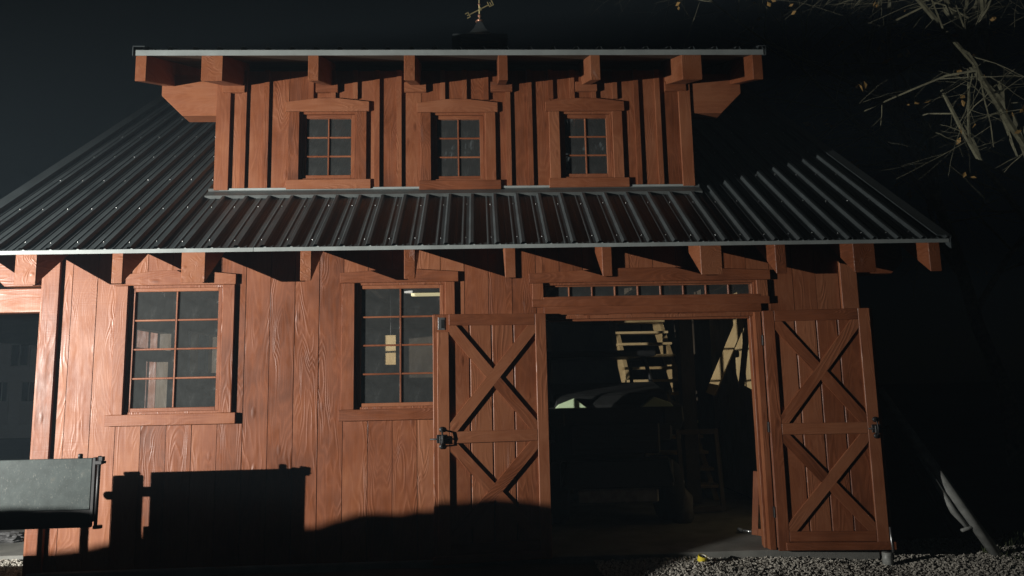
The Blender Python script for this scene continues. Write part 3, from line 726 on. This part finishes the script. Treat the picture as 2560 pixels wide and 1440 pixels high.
# hose nozzle and hose on the slab
nzp = atz(1885, 1330, .135)
hn = empty('hose_nozzle', (nzp.x, nzp.y, .12)); tag(hn, 'chrome hose nozzle with black hose on the slab edge', 'nozzle')
tube('barrel', [(nzp.x-.10, nzp.y+.05, .142), (nzp.x+.0, nzp.y, .138), (nzp.x+.06, nzp.y-.01, .135)], [.016, .013, .017], 'chrome', hn)
tube('grip', [(nzp.x-.10, nzp.y+.05, .142), (nzp.x-.13, nzp.y+.09, .148)], .022, 'galvanised', hn)
tube('hose', [(nzp.x+.06, nzp.y-.01, .135), (nzp.x+.15, nzp.y+.02, .132), (nzp.x+.28, nzp.y+.03, .132)], .011, 'iron', hn)
# roll of yellow tape
tp = atz(1755, 1402, gz(2.07, -.05)+.02)
tpo = empty('tape_roll', (tp.x, tp.y, gz(tp.x, tp.y))); tag(tpo, 'small roll of yellow tape on the gravel before the slab', 'tape roll')
def ring(name, ri, ro, h, mat, parent, loc):
    bm = bmesh.new(); n = 28; R_ = []
    for r, z in ((ro, 0), (ro, h), (ri, h), (ri, 0)):
        R_.append([bm.verts.new((r*math.cos(2*math.pi*k/n), r*math.sin(2*math.pi*k/n), z)) for k in range(n)])
    for i in range(4):
        for k in range(n): bm.faces.new((R_[i][k], R_[i][(k+1) % n], R_[(i+1) % 4][(k+1) % n], R_[(i+1) % 4][k]))
    bmesh.ops.recalc_face_normals(bm, faces=list(bm.faces))
    return link(name, mesh_from_bm(name, bm, mat), parent, loc, (math.radians(14), math.radians(8), 0))
ring('tape', .034, .042, .048, 'yellow_tape', tpo, (tp.x, tp.y, gz(tp.x, tp.y)+.006))
ring('core', .031, .0335, .047, 'white_card', tpo, (tp.x, tp.y, gz(tp.x, tp.y)+.0065))

# ================================================================ UTILITY VEHICLE in the barn, nose to the yard
def vehicle():
    V0 = Vector((1.46, 1.22, .12))
    v = empty('utility_vehicle', V0); tag(v, 'dark side-by-side utility vehicle parked nose-out inside the doorway', 'utility vehicle')
    def B(name, x0, x1, y0, y1, z0, z1, mat='vehicle_paint', par=None, bevel=.02):
        return box(name, V0.x+x0, V0.x+x1, V0.y+y0, V0.y+y1, V0.z+z0, V0.z+z1, mat, par or v, bevel)
    hood = prism('hood', [(V0.y+.02, V0.z+0.900), (V0.y-.02, V0.z+1.300), (V0.y+.10, V0.z+1.440), (V0.y+.75, V0.z+1.570), (V0.y+.85, V0.z+0.900)], 'x', V0.x-.66, V0.x+.66, 'vehicle_paint', v, .03)
    for s in (-1, 1):
        prism('fender', [(V0.y-.06, V0.z+1.120), (V0.y-.02, V0.z+1.300), (V0.y+.55, V0.z+1.380), (V0.y+.70, V0.z+0.940), (V0.y+.55, V0.z+0.900), (V0.y+.45, V0.z+1.020), (V0.y+.1, V0.z+1.020)], 'x', *sorted((V0.x+s*.55, V0.x+s*.78)), 'vehicle_paint', v, .02)
        prism('headlight', [(V0.x+s*.30, V0.z+1.290), (V0.x+s*.66, V0.z+1.290), (V0.x+s*.62, V0.z+1.335), (V0.x+s*.44, V0.z+1.400)], 'y', V0.y-.085, V0.y+.04, 'lens', v, .006)
    B('bumper', -.62, .62, -.10, .0, .42, .72, 'black_plastic')
    B('grille', -.50, .50, -.045, .0, .78, 1.12, 'black_plastic')
    for k in range(4): B('grille_bar', -.46, .46, -.058, -.046, .82+k*.07, .85+k*.07, 'vehicle_paint', None, .004)
    B('skid_plate', -.45, .45, -.08, .2, .26, .415, 'galvanised')
    tube('bull_bar', [V0+Vector((-.6, -.12, .48)), V0+Vector((-.55, -.14, .74)), V0+Vector((.55, -.14, .74)), V0+Vector((.6, -.12, .48))], .022, 'black_plastic', v)
    B('floor_pan', -.65, .65, .7, 2.3, .38, .5, 'black_plastic')
    B('seat', -.6, .6, 1.25, 1.75, .5, .82, 'black_plastic')
    B('seat_back', -.6, .6, 1.7, 1.85, .83, 1.38, 'black_plastic')
    B('cargo_bed', -.68, .68, 1.95, 2.75, .62, .95, 'vehicle_paint')
    B('roof', -.70, .70, .75, 2.0, 1.88, 1.96, 'black_plastic')
    for s in (-1, 1):
        tube('roll_bar', [V0+Vector((s*.64, .72, 1.22)), V0+Vector((s*.63, .85, 1.62)), V0+Vector((s*.60, 1.0, 1.87)), V0+Vector((s*.60, 1.85, 1.87)), V0+Vector((s*.64, 1.95, .6))], .026, 'vehicle_paint', v)
        B('mirror', s*.80-.09, s*.80+.09, .86, .90, 1.32, 1.46, 'black_plastic')
    # steering wheel
    sw = tube('steering_wheel', [V0+Vector((-.32+.17*math.cos(t*math.pi/9), 1.02+.05*math.sin(t*math.pi/9), 1.22+.16*math.sin(t*math.pi/9))) for t in range(19)], .014, 'black_plastic', v)
    for sx in (-1, 1):
        for yy in (.30, 2.15):
            w = lathe('wheel', [(.16, -.115), (.30, -.12), (.335, -.08), (.34, 0), (.335, .08), (.30, .12), (.16, .115)], 'tyre', v, V0+Vector((sx*.64, yy, .34)), 24, rot=(0, math.pi/2, 0))
            rim = lathe('rim', [(.05, -.05), (.155, -.06), (.16, .10*1), (.05, .07)], 'galvanised', w, V0+Vector((sx*.64, yy, .34)), 16)
            rim.location = (0, 0, 0)
vehicle()
# dark frames leaning in the shade behind it
fr = empty('picture_frame', (2.75, 1.9, .12)); tag(fr, 'dark empty frame leaning in the shade right of the vehicle', 'frame')
for a in ((2.36, 2.41, .13, 1.1), (2.83, 2.88, .13, 1.1)): box('stile', a[0], a[1], 1.86, 1.90, a[2], a[3], 'oldwood_z', fr)
for a in ((.13, .19), (1.04, 1.10)): box('rail', 2.411, 2.829, 1.86, 1.90, a[0], a[1], 'oldwood_x', fr)
fr.rotation_euler = (math.radians(-8), 0, 0)
bgp = atz(1725, 1195, .5)
jug = lathe('plastic_jug', [(.11, 0), (.13, .05), (.13, .28), (.06, .36), (.035, .38), (.035, .42)], 'bag', None, (2.22, 1.40, .12), 14); tag(jug, 'dull grey plastic jug standing in the dark beside the vehicle', 'jug')
lathe('cap', [(.045, 0), (.045, .03)], 'white_card', jug, Vector((2.22, 1.40, .12))+Vector((0, 0, .42)), 12)

# ================================================================ TRAILER with swung-out gate at the left edge
def trailer():
    t = empty('utility_trailer', (-5.5, -1.35, 0)); tag(t, 'small flatbed trailer with a scratched dark steel gate at the left edge', 'trailer')
    py = -.935
    g = box('gate', -4.10, -3.062, py-.012, py+.012, .795, 1.186, 'scratched_panel', t, .004)
    box('gate_frame', -4.10, -3.062, py+.013, py+.045, .655, .794, 'iron', g, .004)
    box('gate_frame', -3.061, -3.035, py-.012, py+.03, .70, 1.19, 'iron', g, .004)
    tube('hinge_rod', [(-3.017, py, .655), (-3.012, py, 1.20)], .013, 'iron', g)
    box('rod_lug', -3.036, -2.985, py-.02, py+.02, 1.135, 1.165, 'iron', g, .004)
    lathe('rod_nut', [(.024, 0), (.024, .03)], 'iron', g, (-2.995, py, 1.165), 6, smooth=False)
    lathe('rod_foot', [(.034, 0), (.034, .022)], 'iron', g, (-3.0, py, .65), 10)
    tube('rod_pin', [(-3.02, py, 1.152), (-2.965, py, 1.152)], .011, 'iron', g)
    lathe('pin', [(.018, 0), (.018, .03), (.01, .035)], 'iron', g, (-3.16, py, 1.186), 8)
    box('corner_post', -4.375, -4.165, py-.014, py+.012, .56, 1.17, 'iron', t, .008)
    box('post_cap', -4.30, -4.19, py-.012, py+.010, 1.171, 1.195, 'iron', t, .006)
    box('hinge_lug', -4.164, -4.095, py-.01, py+.01, 1.015, 1.085, 'iron', t, .006)
    box('hinge_lug', -4.164, -4.095, py-.01, py+.01, .655, .70, 'iron', t, .006)
    tube('lamp_stub', [(-4.376, py, 1.03), (-4.41, py, 1.03)], .03, 'iron', t)
    for i in range(5):
        y0 = -1.64+i*.135
        box('deck_plank', -6.7, -4.27, y0, y0+.128, .56, .60, 'oldwood_x', t, .004)
    box('side_rail', -6.7, -4.27, -1.66, -1.645, .44, .60, 'iron', t); box('side_rail', -6.7, -4.27, -.96, -.945, .44, .63, 'iron', t)
    box('stake', -4.87, -4.845, -.985, -.962, .45, .86, 'iron', t); box('stake', -4.62, -4.575, -.985, -.962, .45, .86, 'iron', t)
    for yy in (-1.74, -.87):
        w = lathe('wheel', [(.12, -.07), (.24, -.075), (.27, -.04), (.27, .04), (.24, .075), (.12, .07)], 'tyre', t, (-5.6, yy, .27), 22, rot=(math.pi/2, 0, 0))
    box('axle', -5.64, -5.56, -1.68, -.93, .24, .32, 'iron', t)
    tube('drawbar', [(-6.7, -1.3, .5), (-7.6, -1.3, .45)], .04, 'iron', t)
    lathe('jack_stand', [(.05, 0), (.03, .02), (.025, .46)], 'iron', t, (-7.5, -1.3, 0.0), 10)
trailer()
# ================================================================ UNSEEN HEAP added between work light and barn, profile shaped for its shadow
def pile():
    prof = [(-8.0, 0), (-7.6, .6), (-7.25, 1.12), (-6.96, 1.44), (-6.7, 1.475), (-6.45, 1.535), (-6.14, 1.527), (-6.05, 1.505), (-5.9, 1.55), (-5.76, 1.548), (-5.64, 1.555), (-5.35, 1.574), (-5.28, 1.53), (-5.0, 1.42), (-4.66, 1.30), (-4.2, .98), (-3.6, .5), (-3.0, 0)]
    X = [p[0] for p in prof]; Z = [p[1] for p in prof]
    xs = np.linspace(-8.05, -2.9, 118); ys = np.linspace(-5.2, -1.2, 90)
    bm = bmesh.new(); g = []
    for y in ys:
        r = []
        for x in xs:
            h = float(np.interp(x, X, Z)); s = .95 if y > -3.1 else .8
            z = h - s*max(0, abs(y+3.1)-.05) + rng.normal(0, .006)*(1 if abs(y+3.1) > .12 else .3)
            r.append(bm.verts.new((x, y, max(z, -.04))))
        g.append(r)
    for j in range(len(ys)-1):
        for i in range(len(xs)-1): bm.faces.new((g[j][i], g[j][i+1], g[j+1][i+1], g[j+1][i]))
    o = link('shadow_heap', mesh_from_bm('shadow_heap', bm, 'shadow_heap_stone', True), None, (0, 0, 0))
    tag(o, 'unseen heap added left of the barn front to cast the low shadow', 'gravel pile')
pile()
rg = bmesh.new(); bmesh.ops.create_icosphere(rg, subdivisions=3, radius=1)
for v_ in rg.verts:
    v_.co = Vector((v_.co.x*.16, v_.co.y*.10, v_.co.z*.055))*(1+random.uniform(-.25, .25))
rp = atz(25, 1345, .14); ro = link('cloth_bag', mesh_from_bm('cloth_bag', rg, 'bag', False), None, (rp.x, rp.y, .15)); tag(ro, 'small dark crumpled bag on the floor of the open side bay', 'bag')
# ================================================================ LEANING POLES at the right
def poles():
    a = atz(2492, 1388, .0); t = empty('metal_tube', (a.x, a.y, 0)); tag(t, 'grey metal tube with a bracket leaning beside the right barn door', 'metal tube')
    top = aty(2196, 975, a.y+.22)
    d = top-a
    tube('pole', [a, a+d*.5, top], .050, 'galvanised', t, 12)
    perp = Vector((-.06, 0, -.045))
    c1, c2 = a+d*.18, a+d*.62
    bm = bmesh.new(); bm_tube(bm, [c1+perp, c1*.75+c2*.25+perp*1.3, c2+perp*.6], [.02, .03, .018], 8); 
    link('channel', mesh_from_bm('channel', bm, 'galvanised', True), t, (0, 0, 0))
    b = a+d*.17
    tube('bracket', [b, aty(2404, 1326, b.y-.02)], .016, 'galvanised', t, 8)
    a2 = aty(2375, 1315, a.y+.75); top2 = aty(2215, 1065, a.y+1.05)
    t2 = empty('wooden_prop', (a2.x, a2.y, 0)); tag(t2, 'thin dark prop leaning in the dark behind the grey metal tube', 'prop')
    tube('prop', [a2+(a2-top2)*.34, top2], .028, 'oldwood_z', t2, 8)
poles()
# weeds at the right edge
def weeds():
    bm = bmesh.new()
    for _ in range(900):
        x = rng.uniform(4.75, 6.6); y = rng.uniform(-.25, .9); h = rng.uniform(.04, .16)*(.4+.6*min(1, (x-4.7)/.6)); a = rng.uniform(0, 6.28); w = rng.uniform(.003, .007)
        dx, dy = math.cos(a)*h*.6, math.sin(a)*h*.6
        p = [bm.verts.new((x-w*math.sin(a), y+w*math.cos(a), 0)), bm.verts.new((x+w*math.sin(a), y-w*math.cos(a), 0)), bm.verts.new((x+dx, y+dy, h))]; bm.faces.new(p)
    o = link('weeds', mesh_from_bm('weeds', bm, 'grass'), None, (0, 0, 0)); tag(o, 'low green weeds at the gravel edge on the far right', 'weeds', kind='stuff')
weeds()

# ================================================================ TREE at the right
def tree(name, base, h, label, seed, lean, leafy):
    r = random.Random(seed); t = empty(name, base); tag(t, label, 'tree')
    bt = bmesh.new(); bc = bmesh.new(); bl = bmesh.new()
    def leaf_at(p):
        for _ in range(r.randint(1, 4)):
            q0 = p+Vector((r.uniform(-.06, .06), r.uniform(-.06, .06), r.uniform(-.10, .02))); s = r.uniform(.03, .06)
            a = Vector((r.gauss(0, 1), r.gauss(0, 1), r.gauss(0, 1))).normalized(); b = a.cross(Vector((r.gauss(0, 1), r.gauss(0, 1), .3))).normalized()
            vs_ = [bl.verts.new(q0+a*s), bl.verts.new(q0+b*s*.55), bl.verts.new(q0-a*s), bl.verts.new(q0-b*s*.55+a.cross(b)*s*.3)]
            bl.faces.new((vs_[0], vs_[1], vs_[2])); bl.faces.new((vs_[0], vs_[2], vs_[3]))
    def branch(p, d, L_, rad, depth, bm):
        n = 6; pts = [p]; rads = [rad]; dd = d.copy()
        for i in range(n):
            dd = (dd + Vector((r.gauss(0, .10), r.gauss(0, .10), r.gauss(0, .09)-(.03 if depth > 1 else 0)))).normalized()
            pts.append(pts[-1]+dd*L_/n); rads.append(rad*(1-.62*(i+1)/n))
        bm_tube(bm, pts, rads, 6 if depth < 2 else 4, False)
        if depth >= 4:
            if r.random() < leafy: leaf_at(pts[-1])
            return
        k = {0: 9, 1: 6, 2: 5, 3: 4}[depth]
        for i in range(k):
            f = (.35 if depth == 0 else .2) + (.65 if depth == 0 else .8)*(i+r.random()*.6)/k; f = min(f, .98); ii = int(f*n)
            q0 = pts[ii].lerp(pts[min(ii+1, n)], f*n-ii)
            ax_ = Vector((r.gauss(0, 1), r.gauss(0, 1), r.gauss(0, .5)+(.25 if depth < 2 else 0))).normalized()
            nd = (dd*.55 + ax_*.85 + (lean*.45 if depth == 0 else lean*.12)).normalized()
            branch(q0, nd, L_*r.uniform(.42, .62), rads[ii]*r.uniform(.4, .6), depth+1, bc)
    branch(Vector((0, 0, -.1)), Vector((0, 0, 1)), h, .16, 0, bt)
    for nm, bm, mt in (('trunk', bt, 'bark'), ('crown', bc, 'bark'), ('leaf_clump', bl, 'dry_leaf')):
        if len(bm.verts):
            o = link(nm, mesh_from_bm(nm, bm, mt), t, base)
            if nm == 'leaf_clump': o['kind'] = 'stuff'
tree('bare_tree', (8.3, 2.4, 0), 7.6, 'bare pale tree with a few dry leaves reaching in at upper right', 11, Vector((-.8, -.2, .1)), .16)
tree('bare_tree', (10.0, 6.5, 0), 8.5, 'second bare tree standing farther back at the right edge', 5, Vector((-.6, -.2, .1)), .05)

# ================================================================ HOUSE far behind the open bay
def house():
    c = Vector((-19, 23, 0)); h = empty('house', c); tag(h, 'pale house seen dimly far behind the open side bay', 'house')
    box('wall', c.x-5, c.x+5, c.y, c.y+7, 0, 5.2, 'house_white', h, 0)
    prism('roof', [(c.x-5.5, 5.21), (c.x+5.5, 5.21), (c.x, 8.2)], 'y', c.y-.4, c.y+7.4, 'roof_metal', h, 0)
    for (p0, p1, q0, q1) in ((22, 72, 858, 918), (-8, 26, 952, 1062), (55, 97, 952, 1062), (-80, -40, 858, 918)):
        x0, x1, z1, z0 = ax(p0, 950, c.y), ax(p1, 950, c.y), az(p0, q0, c.y), az(p0, q1, c.y)
        w = box('window', x0, x1, c.y-.05, c.y-.001, max(z0, .1), z1, 'house_trim', h, 0)
        zm = (max(z0, .1)+z1)/2; xm = (x0+x1)/2
        for a, b in ((x0+.07, xm-.03), (xm+.03, x1-.07)):
            box('pane', a, b, c.y-.07, c.y-.051, (zm if q1 > 1000 else max(z0, .1))+.06, z1-.07, 'dark_glass', w, 0)
house()

# ================================================================ WORK LIGHT on a tripod, off to the left
def work_light():
    t = empty('work_light', (LAMP.x, LAMP.y, 0)); tag(t, 'tripod work light throwing the hard white light from the left', 'work light')
    aim = (Vector((-3.6, 0, 2.2))-LAMP).normalized()
    hd = LAMP-aim*.09
    b = bmesh.new(); bm_box(b, -.13, .13, -.10, .10, -.06, .045); bev(b, .012)
    o = link('housing', mesh_from_bm('housing', b, 'iron'), t, hd); q = aim.to_track_quat('Z', 'Y'); o.rotation_mode = 'QUATERNION'; o.rotation_quaternion = q
    b = bmesh.new(); bm_box(b, -.11, .11, -.08, .08, .0455, .049)
    o2 = link('led_face', mesh_from_bm('led_face', b, 'lamp_face'), t, hd); o2.rotation_mode = 'QUATERNION'; o2.rotation_quaternion = q
    tube('mast', [(hd.x, hd.y, hd.z-.10), (hd.x, hd.y, .5)], .018, 'iron', t)
    for k in range(3):
        a = 2*math.pi*k/3+.4; tube('leg', [(hd.x, hd.y, 1.0), (hd.x+.5*math.cos(a), hd.y+.5*math.sin(a), .0)], .012, 'iron', t)
    ld = bpy.data.lights.new('work_light_beam', 'SPOT'); ld.energy = LAMP_W; ld.spot_size = math.radians(67); ld.spot_blend = 1.0; ld.shadow_soft_size = .022; ld.color = (1.0, .97, .92)
    lo = bpy.data.objects.new('work_light_beam', ld); col.objects.link(lo); lo.parent = t; lo.location = LAMP-Vector((LAMP.x, LAMP.y, 0))
    lo.rotation_mode = 'QUATERNION'; lo.rotation_quaternion = aim.to_track_quat('-Z', 'Y')
    l2 = bpy.data.lights.new('work_light_spill', 'SPOT'); l2.energy = LAMP_W*.16; l2.spot_size = math.radians(165); l2.spot_blend = .6; l2.shadow_soft_size = .022; l2.color = (1.0, .97, .92)
    o3 = bpy.data.objects.new('work_light_spill', l2); col.objects.link(o3); o3.parent = t; o3.location = lo.location; o3.rotation_mode = 'QUATERNION'; o3.rotation_quaternion = lo.rotation_quaternion
work_light()

# ================================================================ thin haze added to imitate lens glow from the light
def haze():
    m, n, l, b = newmat('haze'); n.remove(b)
    v = n.new('ShaderNodeVolumePrincipled'); v.inputs['Color'].default_value = (.62, .84, 1.0, 1); v.inputs['Density'].default_value = HAZE; v.inputs['Anisotropy'].default_value = 0.0
    l.new(v.outputs[0], n['Material Output'].inputs['Volume'])
    o = box('haze', -45, 30, -16, 45, -1.6, 13, 'haze', None, 0); o['kind'] = 'stuff'; o['label'] = 'thin haze added to imitate lens glow and lift the shadows near the light'
haze()
